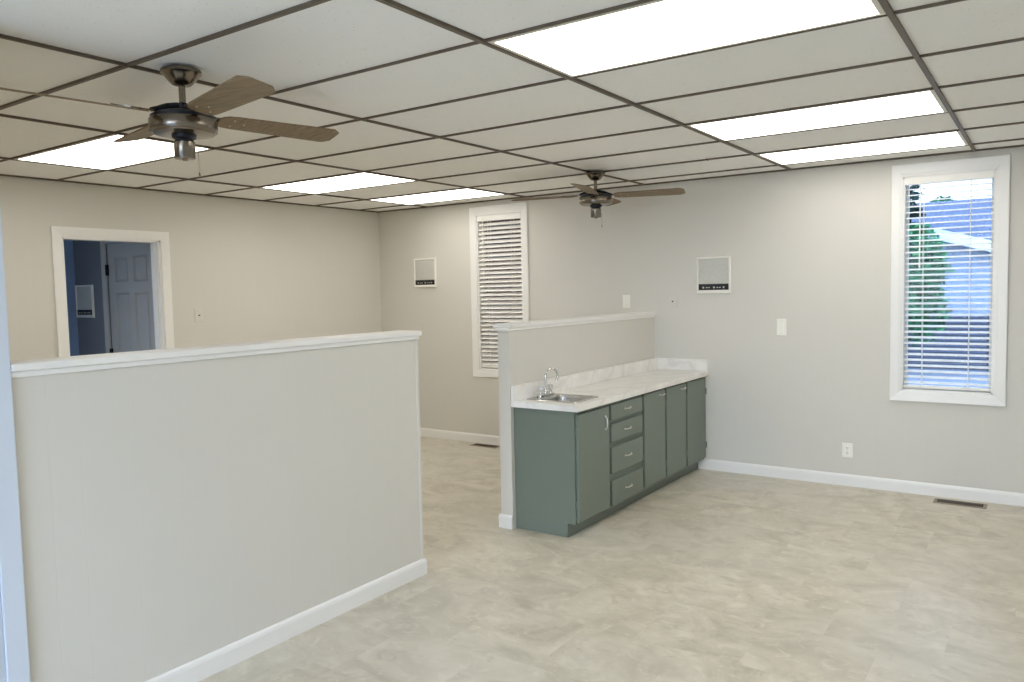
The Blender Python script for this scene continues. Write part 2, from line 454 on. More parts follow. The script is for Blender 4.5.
def blind(o, label, tilt, wand_x, cords, n):
    e = empty('window_blind', ((o[0]+o[1])/2, .04, o[3]), label, 'window blind', 'white horizontal blinds in the windows')
    x0, x1 = o[0]+.0135, o[1]-.0135
    b = nb(); box(b, x0-.002, x1+.002, -.004, .006, o[3]-.058, o[3]-.010, .003)
    obj('valance', b, MAT['blind'], e)
    b = nb(); box(b, x0, x1, .010, .056, o[3]-.056, o[3]-.014, .003)
    obj('head_rail', b, MAT['blind'], e)
    zt, zb = o[3]-.088, o[2]+.062
    yc, wd, th = .033, .050, .0028
    b = nb()
    for k in range(n):
        z = zt+(zb-zt)*k/(n-1)
        dy, dz = math.cos(R(tilt))*wd/2, math.sin(R(tilt))*wd/2
        # gently crowned slat, its room-side edge lower
        sec = []
        for q in (-1, -.5, 0, .5, 1): sec.append((yc+q*dy, z+q*dz+.0022*(1-q*q)))
        pts = [Vector((x0, y, zz)) for y, zz in sec]+[Vector((x0, y, zz-th)) for y, zz in reversed(sec)]
        prism(b, pts, (x1-x0, 0, 0))
    obj('slats', b, MAT['blind'], e, smooth=True)
    b = nb(); box(b, x0, x1, yc-.024, yc+.024, o[2]+.020, o[2]+.040, .004)
    obj('bottom_rail', b, MAT['blind'], e)
    for cx in cords:
        b = nb()
        for yy in (yc-.0245, yc+.0245): cyl(b, (cx, yy, o[2]+.035), (cx, yy, o[3]-.05), .0016, seg=6)
        obj('ladder_cord', b, MAT['blind'], e)
    b = nb(); cyl(b, (wand_x, -.012, o[3]-.03), (wand_x, -.012, o[3]-.62), .0042, seg=8)
    lathe(b, [(0, -.03), (.006, -.025), (.006, 0), (.004, .004), (0, .005)], (wand_x, -.012, o[3]-.62), 10)
    cyl(b, (wand_x, -.012, o[3]-.034), (wand_x, .012, o[3]-.03), .003, seg=6)
    obj('tilt_wand', b, MAT['blind'], e)
    return e
blind(WL, 'white slatted blind in the left window, dark gaps between its slats', 36, WL[0]+.085, (WL[0]+.13, WL[1]-.13), 33)
blind(WR, 'white slatted blind in the right window, a house and tree showing through', 12, WR[0]+.112, (WR[0]+.13, WR[1]-.15), 35)

# ---------------------------------------------------------------- doorway and the dim hall beyond
d = empty('door_1', (0, (DR[0]+DR[1])/2, 0), 'white-cased open doorway in the left wall', 'doorway', kind='structure')
b = nb(); cw = .072
def casing_run(b):
    y0, y1, z1 = DR[0], DR[1], DR[3]
    pr = [(t*cw, dd) for t, dd in ((0, 0), (0, .011), (.2, .013), (.75, .017), (1, .016), (1, 0))]
    # left leg, head, right leg, mitred
    def sweep(path):
        t = bmesh.new(); rings = []
        for (y, z), (oy, oz) in path:
            rings.append([t.verts.new((dd, y+oy*o_, z+oz*o_)) for o_, dd in pr])
        for a, c in zip(rings, rings[1:]):
            for k in range(len(pr)): t.faces.new([a[k], a[(k+1) % len(pr)], c[(k+1) % len(pr)], c[k]])
        t.faces.new(rings[0]); t.faces.new(rings[-1][::-1]); merge(b, t)
    sweep([((y0, 0), (-1, 0)), ((y0, z1), (-1, 1)), ((y1, z1), (1, 1)), ((y1, 0), (1, 0))])
casing_run(b); obj('casing', b, MAT['trim'], d)
b = nb()
box(b, -.12, 0.0, DR[0], DR[0]+.016, 0, DR[3]); box(b, -.12, 0.0, DR[1]-.016, DR[1], 0, DR[3]); box(b, -.12, 0.0, DR[0], DR[1], DR[3]-.016, DR[3])
box(b, -.075, -.04, DR[0]+.016, DR[0]+.028, 0, DR[3]-.016); box(b, -.075, -.04, DR[1]-.028, DR[1]-.016, 0, DR[3]-.016)
obj('jamb', b, MAT['trim'], d)

# hall
HY, HX0 = -2.38, -1.77
b = nb(); box(b, HX0-.12, -.12, -7.2, HY+.12, -.12, 0)
tag(obj('floor_hall', b, MAT['floor']), 'floor of the dim hall beyond the doorway', 'floor', kind='structure')
b = nb(); box(b, HX0-.12, -.12, -7.2, HY+.12, H, H+.12)
tag(obj('ceiling_hall', b, MAT['tile']), 'ceiling of the dim hall beyond the doorway', 'ceiling', kind='structure')
HD = (-1.180, -.415, 0, 2.045)
b = nb(); wall_with_holes(HX0-.12, -.12, H, [HD], lambda u0, u1, z0, z1: box(b, u0, u1, HY, HY+.12, z0, z1))
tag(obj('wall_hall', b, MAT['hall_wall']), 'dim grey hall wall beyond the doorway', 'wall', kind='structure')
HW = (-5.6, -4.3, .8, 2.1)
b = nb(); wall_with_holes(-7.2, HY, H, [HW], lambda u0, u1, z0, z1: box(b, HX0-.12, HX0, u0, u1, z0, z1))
tag(obj('wall_hall_end', b, MAT['hall_daylight']), 'hall end wall seen as a blue strip in the doorway', 'wall', kind='structure')
b = nb(); box(b, HX0-.12, -.12, -7.32, -7.2, 0, H)
tag(obj('wall_hall_front', b, MAT['hall_wall']), 'hidden wall closing the near end of the hall', 'wall', kind='structure')

# six-panel hall door
d = empty('door_2', ((HD[0]+HD[1])/2, HY, 0), 'grey six-panel door in the dim hall beyond the doorway', 'door', kind='structure')
b = nb()
frame_ring(b, (HD[0]-.062, HD[1]+.062, -.06, HD[3]+.062), (HD[0], HD[1], -.001, HD[3]), CASING, lambda u, z, dd: Vector((u, HY-dd, max(z, 0))))
obj('casing', b, MAT['door'], d)
b = nb()
dx0, dx1, dz0, dz1 = HD[0]+.006, HD[1]-.006, .01, HD[3]-.006
yb = HY+.012
st = .105; mid = (dx0+dx1)/2
cols = [(dx0+st, mid-.045), (mid+.045, dx1-st)]
rows = [(.24, .80), (.96, 1.585), (1.685, 1.915)]
us = sorted({dx0, dx1, *[c for p in cols for c in p]}); zs = sorted({dz0, dz1, *[c for p in rows for c in p]})
for u0, u1 in zip(us, us[1:]):
    for z0, z1 in zip(zs, zs[1:]):
        pan = any(abs(c[0]-u0) < 1e-6 for c in cols) and any(abs(c[0]-z0) < 1e-6 for c in rows)
        if not pan: box(b, u0, u1, yb, yb+.036, z0, z1)
        else:
            frame_ring(b, (u0, u1, z0, z1), (u0+.03, u1-.03, z0+.03, z1-.03), [(0, 0), (.45, -.020), (.6, -.020), (1, -.006), (1, -.03), (0, -.03)],
                       lambda u, z, dd: Vector((u, yb-dd, z)))
            box(b, u0+.03, u1-.03, yb+.006, yb+.03, z0+.03, z1-.03)
leaf = obj('door_leaf', b, MAT['door'], d)
for z in (.25, 1.02, 1.80):
    b = nb(); box(b, HD[0]-.014, HD[0]+.016, HY-.004, HY+.013, z-.05, z+.05); cyl(b, (HD[0]+.002, HY-.008, z-.05), (HD[0]+.002, HY-.008, z+.05), .007, seg=10)
    obj('hinge', b, MAT['hinge'], d)
b = nb(); lathe(b, [(0, 0), (.03, 0), (.03, .006), (.012, .01), (.012, .035), (.026, .045), (.028, .06), (.016, .072), (0, .074)], (HD[1]-.07, yb, .95), 20, 0, (0, -1, 0))
obj('door_knob', b, MAT['nickel'], d, smooth=True)

# ---------------------------------------------------------------- half walls
CAPP = [(-.012, 0), (-.012, .008), (-.022, .016), (-.026, .024), (-.026, .040), (-.020, .046)]
def half_wall(name, x0, x1, y0, y1, zt, label, cat, base, capy0=None, capy1=None):
    e = empty(name, ((x0+x1)/2, (y0+y1)/2, 0), label, cat, kind='structure')
    b = nb(); box(b, x0, x1, y0, y1, 0, zt-.04); obj('panel', b, MAT['wall_y'], e)
    b = nb()
    c0 = y0 if capy0 is None else capy0; c1 = y1 if capy1 is None else capy1
    box(b, x0-.022, x1+.022, c0, c1, zt-.026, zt, .004)
    box(b, x0-.011, x1+.011, c0, c1-.010 if c1 > y1 else c1, zt-.046, zt-.026, .003)
    obj('cap', b, MAT['trim'], e)
    if base:
        b = nb(); base(b); obj('baseboard', b, MAT['trim'], e)
    return e
def base1(b):
    profile_run(b, BASEB, (3.262, -5.08, 0), (3.262, -3.095, 0), (1, 0, 0))
    profile_run(b, BASEB, (3.138, -5.08, 0), (3.138, -3.095, 0), (-1, 0, 0))
    profile_run(b, BASEB, (3.124, -3.095, 0), (3.276, -3.095, 0), (0, 1, 0))
hw1 = half_wall('half_wall', 3.138, 3.262, -5.08, -3.095, 1.328, 'long white-capped half wall in the left foreground', 'half wall', base1, -5.08, -3.078)
b = nb(); box(b, 3.252, 3.266, -3.112, -3.092, .088, 1.282, .002); obj('corner_bead', b, MAT['wall_y'], hw1)
def base2(b):
    profile_run(b, BASEB, (3.138, 0-.014, 0), (3.138, -2.186, 0), (-1, 0, 0))
    profile_run(b, BASEB, (3.124, -2.186, 0), (3.228, -2.186, 0), (0, -1, 0))
half_wall('half_wall.001', 3.138, 3.228, -2.186, 0, 1.322, 'short half wall standing behind the green sink cabinet', 'half wall', base2, -2.206, 0)

# full-height wall end at the left edge of the picture with its casing
b = nb(); box(b, 3.138, 3.262, YF, -5.081, 0, H)
tag(obj('wall_side', b, MAT['wall_y']), 'full-height wall at the left edge of the picture', 'wall', kind='structure')
b = nb()
box(b, 3.262, 3.280, -5.150, -5.0815, 0, H-.002, .003); box(b, 3.262, 3.272, -5.185, -5.150, 0, H-.002, .002); box(b, 3.262, 3.284, -5.26, -5.185, 0, H-.002, .004)
tag(obj('trim_2', b, MAT['casing_daylight']), 'upright white door casing at the left edge of the picture', 'trim', kind='structure')

# ================================================================== CEILING LIGHTS
def light(x0, y0, label, lens='lens'):
    x1, y1 = x0+1.2192, y0+.6096
    e = empty('ceiling_light', ((x0+x1)/2, (y0+y1)/2, H), label, 'ceiling light', 'recessed fluorescent ceiling lights')
    g = .0125
    b = nb()
    frame_ring(b, (x0+g, x1-g, y0+g, y1-g), (x0+.03, x1-.03, y0+.03, y1-.03), [(0, .012), (0, .003), (1, .003), (1, .012)], lambda u, v, dd: Vector((u, v, H+dd)))
    obj('frame', b, MAT['troffer_frame'], e)
    b = nb(); box(b, x0+.020, x1-.020, y0+.020, y1-.020, H+.0035, H+.0115)
    obj('diffuser', b, MAT[lens], e)
light(4.378, GY[8], 'largest lit ceiling panel, at the top of the picture')
light(4.378, GY[11], 'lit ceiling panel second from the front in the right row')
light(4.378, GY[13], 'thin-looking lit ceiling panel nearest the right window', 'lens_dim')
light(4.378, GY[3], 'added unseen ceiling panel overhead beside the camera, filling the room with light')  # unseen fixture added to raise the ambient light
light(.720, GY[3], 'added unseen ceiling panel nearest the front wall on the left, filling the room with light')  # second unseen fixture, added for more bounce onto the ceiling
light(.720, GY[8], 'lit ceiling panel behind the large near ceiling fan')
light(.720, GY[11], 'lit ceiling panel in the left row, second from the far wall')
light(.720, GY[13], 'lit ceiling panel nearest the left window with blind', 'lens_dim')

# ================================================================== CEILING FANS
FC = Vector((3.250, -4.425, H))+rt*.020-Vector((0, 0, rt.z*.020))
def make_fan(label):
    e = empty('ceiling_fan', FC, label, 'ceiling fan', 'ceiling fans with wooden blades')
    c = FC
    b = nb(); lathe(b, [(0, 0), (.074, 0), (.076, -.004), (.075, -.012), (.066, -.018), (.058, -.030), (.045, -.046), (.034, -.056), (.018, -.060), (0, -.060)], c, 40)
    obj('canopy', b, MAT['bronze'], e, True)
    b = nb(); cyl(b, c+Vector((0, 0, -.055)), c+Vector((0, 0, -.150)), .0125, seg=20)
    obj('downrod', b, MAT['bronze'], e, True)
    b = nb(); lathe(b, [(0, -.124), (.017, -.124), (.022, -.130), (.022, -.146), (.03, -.152), (.060, -.156), (.098, -.165), (.119, -.177), (.119, -.190), (0, -.190)], c, 32)
    obj('flywheel', b, MAT['black_metal'], e, True)
    b = nb(); lathe(b, [(0, -.186), (.116, -.186), (.122, -.188), (.125, -.192), (.125, -.230), (.123, -.234), (.115, -.237), (.112, -.242), (.085, -.246), (.052, -.248), (0, -.248)], c, 56)
    obj('motor_housing', b, MAT['bronze'], e, True)
    b = nb(); lathe(b, [(0, -.244), (.044, -.244), (.046, -.250), (.044, -.258), (.034, -.264), (.034, -.274), (0, -.274)], c, 40)
    obj('collar', b, MAT['black_metal'], e, True)
    b = nb(); lathe(b, [(0, -.270), (.036, -.270), (.0395, -.274), (.0395, -.332), (.037, -.337), (.012, -.339), (.009, -.344), (0, -.345)], c, 40)
    obj('switch_housing', b, MAT['bronze'], e, True)
    # pull chain hanging from the side of the switch housing
    ch = Vector((rt.x, rt.y, 0)).normalized()
    p = c+ch*.037+Vector((0, 0, -.30))
    b = nb(); tube(b, [p, p+ch*.010+Vector((0, 0, -.002)), p+ch*.015+Vector((0, 0, -.010)), p+ch*.016+Vector((0, 0, -.10))], .0013, 6)
    lathe(b, [(0, .012), (.003, .008), (.004, -.004), (.0028, -.010), (0, -.011)], p+ch*.016+Vector((0, 0, -.10)), 10)
    obj('pull_chain', b, MAT['bronze'], e, True)
    for a, dz in ((-12, 0), (78, .006), (168, .012), (262, .006)):
        a = R(a)
        rz = Matrix.Translation(c+Vector((0, 0, dz))) @ Matrix.Rotation(a, 4, 'Z')
        # bracket: arm out of the flywheel, widening to a plate under the blade
        t = bmesh.new()
        P = Matrix.Translation((0, 0, -.182)) @ Matrix.Rotation(-R(12.5), 4, 'X')
        ol = [(.10, .014), (.13, .013), (.165, .018), (.185, .040), (.215, .046), (.235, .030), (.262, .012), (.268, 0)]
        pts = [(x, y, 0) for x, y in ol]+[(x, -y, 0) for x, y in reversed(ol[:-1])]
        t2 = bmesh.new(); pts = [(x, y, .0062) for x, y, _ in pts]; prism(t2, pts, (0, 0, .005)); merge(t, t2, 0, P)
        t2 = bmesh.new(); tube(t2, [(.020, 0, -.143), (.060, 0, -.152), (.100, 0, -.166), (.125, 0, -.172)], [.014, .014, .011, .008], 8); merge(t, t2, 1)
        bmesh.ops.transform(t, matrix=rz, verts=t.verts)
        br_ = obj('blade_bracket', t, [MAT['bronze'], MAT['black_metal']], e)
        for sx, sy in ((.196, .026), (.196, -.026), (.245, 0)):
            t = bmesh.new(); t2 = bmesh.new(); lathe(t2, [(0, -.003), (.0035, -.002), (.004, .001), (0, .001)], (sx, sy, 0), 8); merge(t, t2, 0, P)
            bmesh.ops.transform(t, matrix=rz, verts=t.verts)
            obj('screw', t, MAT['nickel'], br_)
        # blade
        half = [(.140, .026), (.148, .040), (.165, .050), (.200, .056), (.35, .061), (.50, .066), (.630, .069), (.660, .046), (.664, .040)]
        pts = [(x, y, 0) for x, y in half]+[(x, -y, 0) for x, y in reversed(half)]
        t = bmesh.new(); t2 = bmesh.new(); prism(t2, pts, (0, 0, .0060), bev=.0012); merge(t, t2, 0, P)
        bmesh.ops.transform(t, matrix=rz, verts=t.verts)
        obj('blade', t, MAT['blade'], e)
    return e
def copy_tree(o, parent=None):
    c = o.copy(); COL.objects.link(c)
    if parent: c.parent = parent; c.matrix_parent_inverse = o.matrix_parent_inverse
    for chd in list(o.children): copy_tree(chd, c)
    return c
fan = make_fan('large near ceiling fan hanging at the upper left')
fan2 = copy_tree(fan); fan2.location = (3.195, -.955, H); fan2.rotation_euler = (0, 0, R(27))
fan2['label'] = 'smaller-looking far ceiling fan in front of the far wall'

# ================================================================== CABINET
CX0, CXF, CXD, CY0, CY1 = 3.2295, 3.675, 3.697, -2.155, -.004
cab = empty('base_cabinet', (3.45, -1.08, 0), 'sage green base cabinet with four doors and four drawers under the white counter', 'cabinet')
b = nb()
# hollow carcass: two ends with the toe notch, face board, back, bottom
for y0, y1 in ((CY0, CY0+.018), (CY1-.018, CY1)):
    prism(b, [(CX0, y0, 0), (3.612, y0, 0), (3.612, y0, .088), (CXF, y0, .088), (CXF, y0, .790), (CX0, y0, .790)], (0, y1-y0, 0))
box(b, CXF-.020, CXF, CY0+.018, CY1-.018, .088, .790)
box(b, CX0, CX0+.008, CY0+.018, CY1-.018, 0, .790)
box(b, CX0+.008, CXF-.020, CY0+.018, CY1-.018, .088, .104)
obj('carcass', b, MAT['green'], cab)
b = nb(); box(b, 3.612, 3.618, CY0, CY1, 0, .086); obj('toe_kick', b, MAT['green'], cab)
def front(name, y0, y1, z0, z1):
    b = nb(); box(b, CXF, CXD, y0, y1, z0, z1, .004)
    return obj(name, b, MAT['green'], cab)
def bow_handle(p, L, vert, par, name):
    b = nb(); p = Vector(p); ax = Vector((0, 0, 1)) if vert else Vector((0, 1, 0)); o = Vector((1, 0, 0))
    pts = []; n = 13
    for k in range(n):
        s = -1+2*k/(n-1)
        pts.append(p+ax*(s*L/2)+o*(.004+.012*(1-s**4)))
    tube(b, pts, [.0036+.0022*(1-abs(-1+2*k/(n-1))) for k in range(n)], 10)
    for s in (-1, 1): lathe(b, [(0, 0), (.0075, 0), (.0075, .003), (.004, .007), (0, .008)], p+ax*(s*L/2), 12, 0, (1, 0, 0))
    obj(name, b, MAT['nickel'], par, True)
def hinge(y, z, par):
    b = nb(); cyl(b, (CXD+.001, y, z-.022), (CXD+.001, y, z+.022), .0055, seg=10); box(b, CXF+.002, CXD-.002, y-.004, y+.004, z-.022, z+.022)
    lathe(b, [(0, 0), (.004, 0), (.005, .004), (0, .008)], (CXD+.001, y, z+.022), 8); obj('hinge', b, MAT['green'], par)
d1 = front('door', -2.142, -1.738, .100, .768)
bow_handle((CXD, -1.797, .668), .082, True, d1, 'handle'); hinge(-2.146, .66, d1); hinge(-2.146, .21, d1)
for z0, z1 in ((.670, .770), (.523, .640), (.314, .487), (.098, .266)):
    q = front('drawer', -1.706, -1.236, z0, z1)
    bow_handle((CXD, -1.471, (z0+z1)/2+.002), .088, False, q, 'pull')
for y0, y1, hy in ((-1.206, -.846, -.905), (-.818, -.442, -.505), (-.414, -.022, None)):
    q = front('door', y0, y1, .108, .778)
    if hy: bow_handle((CXD, hy, .742), .080, False, q, 'handle')
    hs = y1+.004 if hy is None else y0-.004
    hinge(hs if hy is None else y1+.004, .66, q); hinge(hs if hy is None else y1+.004, .21, q)

# ---------------------------------------------------------------- countertop, with the cut-out for the sink
SX0, SX1, SY0, SY1 = 3.350, 3.620, -2.060, -1.790     # bowl opening
top = empty('countertop', (3.48, -1.09, .791), 'white marble-look countertop with a low splash on the green cabinet', 'countertop')
b = nb(); tz0, tz1 = .7915, .829
X0, X1, Y0, Y1 = 3.2300, 3.714, -2.184, -.001
xs = [X0, SX0, SX1, X1]; ys = [Y0, SY0, SY1, Y1]
for i in range(3):
    for j in range(3):
        if i == 1 and j == 1: continue
        box(b, xs[i], xs[i+1], ys[j], ys[j+1], tz0, tz1)
bmesh.ops.remove_doubles(b, verts=b.verts, dist=1e-5)
obj('slab', b, MAT['marble'], top)
b = nb(); box(b, X0, X0+.036, Y0, Y1, tz1+.0003, .926, .003); obj('back_splash', b, MAT['marble'], top)
b = nb(); box(b, X0+.0363, X1-.004, -.021, Y1, tz1+.0003, .926, .003); obj('side_splash', b, MAT['marble'], top)

# ---------------------------------------------------------------- sink
snk = empty('sink', ((SX0+SX1)/2, (SY0+SY1)/2, tz1), 'small stainless steel sink set into the white countertop', 'sink')
def rr(x0, x1, y0, y1, r, z, n=5):
    o = []
    for cx, cy, a0 in ((x1-r, y1-r, 0), (x0+r, y1-r, 90), (x0+r, y0+r, 180), (x1-r, y0+r, 270)):
        for k in range(n+1):
            a = R(a0+90*k/n); o.append(Vector((cx+r*math.cos(a), cy+r*math.sin(a), z)))
    return o
def loft(b, rings, cap_last=True):
    rs = [[b.verts.new(p) for p in r] for r in rings]
    for a, c in zip(rs, rs[1:]):
        for k in range(len(a)): b.faces.new([a[k], a[(k+1) % len(a)], c[(k+1) % len(a)], c[k]])
    if cap_last: b.faces.new(rs[-1])
RX0, RX1, RY0, RY1 = 3.273, 3.646, -2.088, -1.764          # outer edge of the rim, with a faucet ledge at the back
b = nb()
loft(b, [rr(RX0, RX1, RY0, RY1, .03, tz1+.0004), rr(RX0+.002, RX1-.002, RY0+.002, RY1-.002, .03, tz1+.0045),
         rr(SX0-.006, SX1+.006, SY0-.006, SY1+.006, .034, tz1+.0045), rr(SX0+.002, SX1-.002, SY0+.002, SY1-.002, .036, tz1+.001)], False)
obj('rim', b, MAT['steel'], snk, True)
b = nb()
loft(b, [rr(SX0+.002, SX1-.002, SY0+.002, SY1-.002, .036, tz1+.001), rr(SX0+.006, SX1-.006, SY0+.006, SY1-.006, .04, tz1-.02),
         rr(SX0+.012, SX1-.012, SY0+.012, SY1-.012, .05, tz1-.12), rr(SX0+.03, SX1-.03, SY0+.03, SY1-.03, .05, tz1-.145),
         rr(SX0+.09, SX1-.09, SY0+.07, SY1-.07, .05, tz1-.15)], True)
obj('basin', b, MAT['steel'], snk, True)
b = nb(); lathe(b, [(0, .004), (.014, .004), (.016, .002), (.034, .003), (.038, .001), (.038, 0), (0, 0)], ((SX0+SX1)/2, (SY0+SY1)/2, tz1-.1498), 24)
obj('drain', b, MAT['chrome'], snk, True)

# ---------------------------------------------------------------- faucet
fx, fy, fz = 3.310, -1.893, tz1+.005
fau = empty('faucet', (fx, fy, fz), 'chrome gooseneck faucet with two clear knob handles beside the sink', 'faucet')
b = nb()
t = bmesh.new()
loft(t, [rr(fx-.026, fx+.026, fy-.085, fy+.085, .025, fz, 8), rr(fx-.026, fx+.026, fy-.085, fy+.085, .025, fz+.010, 8), rr(fx-.020, fx+.020, fy-.079, fy+.079, .02, fz+.016, 8)], True); merge(b, t)
obj('base_plate', b, MAT['chrome'], fau, True)
b = nb(); lathe(b, [(.016, .014), (.016, .030), (.012, .036), (.010, .045), (0, .045)], (fx, fy, fz), 20)
dirn = Vector((.35, .94, 0)).normalized()
pts = [Vector((fx, fy, fz+.03)), Vector((fx, fy, fz+.08)), Vector((fx, fy, fz+.125))]
rad = .050
for k in range(1, 15):
    a = R(180-14.5*k); pts.append(Vector((fx, fy, fz+.125))+dirn*(rad+rad*math.cos(a))+Vector((0, 0, rad*math.sin(a))))
tube(b, pts, .0075, 14)
e_ = pts[-1]; dd = (pts[-1]-pts[-2]).normalized(); cyl(b, e_-dd*.018, e_+dd*.014, .0105, seg=16)
obj('spout', b, MAT['chrome'], fau, True)
m = M('clear_acrylic', (.92, .92, .9, 1), .12); m.p.inputs['Transmission Weight'].default_value = .75; MAT['acrylic'] = m.m
for s in (-1, 1):
    b = nb()
    hp = (fx, fy+s*.058, fz)
    lathe(b, [(0, .012), (.017, .012), (.015, .022), (.010, .026), (.010, .034), (0, .034)], hp, 18)
    hd = obj('valve_stem', b, MAT['chrome'], fau, True)
    b = nb(); t = bmesh.new()
    lathe(t, [(0, .034), (.014, .034), (.020, .042), (.021, .058), (.018, .066), (0, .067)], hp, 8); merge(b, t)
    obj('knob', b, MAT['acrylic'], hd, label='clear acrylic knob')

# ================================================================== WALL FITTINGS
def intercom(x0, x1, z0, z1, label, yw=0.0, dim=False):
    e = empty('wall_intercom', ((x0+x1)/2, yw, z0), label, 'intercom', 'square wall intercoms')
    b = nb(); W_ = x1-x0
    frame_ring(b, (x0, x1, z0, z1), (x0+.016, x1-.016, z0+.016, z1-.016), [(0, 0), (0, .014), (.25, .020), (.8, .020), (1, .014), (1, 0)], lambda u, z, dd: Vector((u, yw-dd, z)))
    obj('frame', b, MAT['plate'], e)
    zc = z0+.016; pz = zc+.062
    b = nb(); box(b, x0+.016, x1-.016, yw-.012, yw-.001, pz, z1-.016)
    box(b, x0+.034, x1-.034, yw-.0145, yw-.012, pz+.010, z1-.034, .002)
    obj('speaker_grille', b, MAT['grille'], e)
    b = nb(); box(b, x0+.016, x1-.016, yw-.015, yw-.001, zc+.012, pz, .001); box(b, x0+.016, x1-.016, yw-.013, yw-.001, zc, zc+.012, mi=1)
    pan = obj('control_panel', b, [MAT['black'], MAT['plate']], e, label='black control strip')
    zk = (zc+.012+pz)/2-.004
    for fx_ in (.20, .52, .80):
        b = nb(); lathe(b, [(0, 0), (.008, 0), (.007, .008), (0, .009)], (x0+W_*fx_, yw-.015, zk), 12, 0, (0, -1, 0)); obj('knob', b, MAT['nickel'], pan)
    for fx_ in (.30, .37, .62, .69):
        b = nb(); box(b, x0+W_*fx_-.006, x0+W_*fx_+.006, yw-.0165, yw-.015, zk-.004, zk+.002); obj('button', b, MAT['plate'], pan)
    return e
intercom(3.622, 3.908, 1.472, 1.771, 'square intercom with black control strip right of the short half wall')
intercom(.505, .803, 1.582, 1.884, 'square intercom with black control strip left of the far left window')
intercom(-1.748, -1.435, 1.357, 1.672, 'shadowy intercom on the dim hall wall through the doorway', HY)

def plate(name, label, cat, plane, u0, u1, z0, z1, kind, mat, group=None):
    """plane(u, z, d): point on the wall, d out of it"""
    e = empty(name, plane((u0+u1)/2, z0, 0), label, cat, group)
    b = nb(); t = bmesh.new()
    frame_ring(t, (u0, u1, z0, z1), (u0+.006, u1-.006, z0+.006, z1-.006), [(0, 0), (0, .003), (1, .006), (1, 0)], plane); merge(b, t)
    vs = [plane(u, z, d) for d in (0, .006) for u, z in ((u0+.006, z0+.006), (u1-.006, z0+.006), (u1-.006, z1-.006), (u0+.006, z1-.006))]
    def pbox(b, a0, a1, c0, c1, d0, d1, mi=0):
        p = [plane(u, z, d0) for u, z in ((a0, c0), (a1, c0), (a1, c1), (a0, c1))]
        prism(b, p, plane(0, 0, d1)-plane(0, 0, d0), mi)
    pbox(b, u0+.006, u1-.006, z0+.006, z1-.006, 0, .006)
    obj('cover_plate', b, mat, e)
    um, zm = (u0+u1)/2, (z0+z1)/2
    def screw(z):
        b = nb(); lathe(b, [(0, 0), (.0035, 0), (.003, .0015), (0, .002)], plane(um, z, .006), 10, 0, plane(0, 0, 1)-plane(0, 0, 0)); obj('screw', b, MAT['nickel'] if kind != 'jack' else mat, e)
    if kind == 'switch':
        b = nb(); pbox(b, um-.006, um+.006, zm-.012, zm+.012, .006, .008); pbox(b, um-.004, um+.004, zm, zm+.010, .008, .017)
        obj('toggle', b, mat, e); screw(zm-.030); screw(zm+.030)
    if kind == 'rocker':
        b = nb(); pbox(b, um-.017, um+.017, zm-.034, zm+.034, .006, .009); obj('rocker', b, mat, e); screw(zm-.048); screw(zm+.048)
    if kind == 'outlet':
        for s in (-1, 1):
            b = nb(); zc = zm+s*.0195; pbox(b, um-.015, um+.015, zc-.013, zc+.013, .006, .0085)
            f = obj('receptacle', b, mat, e)
            b = nb()
            for su in (-.006, .006): pbox(b, um+su-.0013, um+su+.0013, zc-.002, zc+.007, .0085, .0090)
            pbox(b, um-.0022, um+.0022, zc-.009, zc-.005, .0085, .0090); obj('slots', b, MAT['slot'], f)
        screw(zm)
    if kind == 'jack':
        b = nb(); lathe(b, [(0, 0), (.006, 0), (.0055, .010), (.004, .012), (0, .012)], plane(um, zm, .006), 12, 0, plane(0, 0, 1)-plane(0, 0, 0)); obj('jack', b, MAT['slot'], e, label='dark round jack'); screw(zm-.036); screw(zm+.036)
    return e
back = lambda u, z, d: Vector((u, -d, z))
left = lambda u, z, d: Vector((d, u, z))
plate('light_switch', 'white light switch on the far wall above the short half wall', 'light switch', back, 2.935, 3.005, 1.355, 1.470, 'switch', MAT['plate'])
plate('cable_plate', 'square painted plate with a dark jack left of the right-hand intercom', 'wall plate', back, 3.362, 3.448, 1.362, 1.458, 'jack', MAT['plate_painted'])
plate('light_switch', 'white light switch between the right intercom and the bright window', 'light switch', back, 4.272, 4.346, 1.132, 1.264, 'rocker', MAT['plate'])
plate('wall_outlet', 'white wall outlet low on the far wall above the baseboard', 'outlet', back, 4.760, 4.838, .216, .326, 'outlet', MAT['plate'])
plate('cable_plate', 'beige plate with a tiny jack on the left wall beside the doorway', 'wall plate', left, -2.272, -2.192, 1.318, 1.432, 'jack', MAT['plate_painted'])

# ---------------------------------------------------------------- floor registers
def register(x0, x1, y0, y1, label):
    e = empty('floor_vent', ((x0+x1)/2, (y0+y1)/2, 0), label, 'floor vent', 'metal floor vents by the far wall')
    b = nb()
    frame_ring(b, (x0, x1, y0, y1), (x0+.022, x1-.022, y0+.022, y1-.022), [(0, 0.0002), (.15, .004), (1, .005), (1, .0002)], lambda u, v, dd: Vector((u, v, dd)))
    obj('frame', b, MAT['vent_frame'], e)
    b = nb(); box(b, x0+.02, x1-.02, y0+.02, y1-.02, .0002, .0012); obj('duct_shade', b, MAT['dark'], e)  # near-black sheet stands in for the shade inside the duct
    b = nb(); n = int((x1-x0-.044)/.012)
    for k in range(1, n):
        x = x0+.022+(x1-x0-.044)*k/n
        box(b, x-.002, x+.002, y0+.021, y1-.021, .0012, .0046)
    box(b, x0+.021, x1-.021, (y0+y1)/2-.003, (y0+y1)/2+.003, .0012, .0048)
    obj('louvers', b, MAT['vent'], e)
register(5.395, 5.715, -.205, -.075, 'tan-framed floor vent below the right window')
register(1.30, 1.62, -.165, -.045, 'tan-framed floor vent below the left window, partly behind the short half wall')

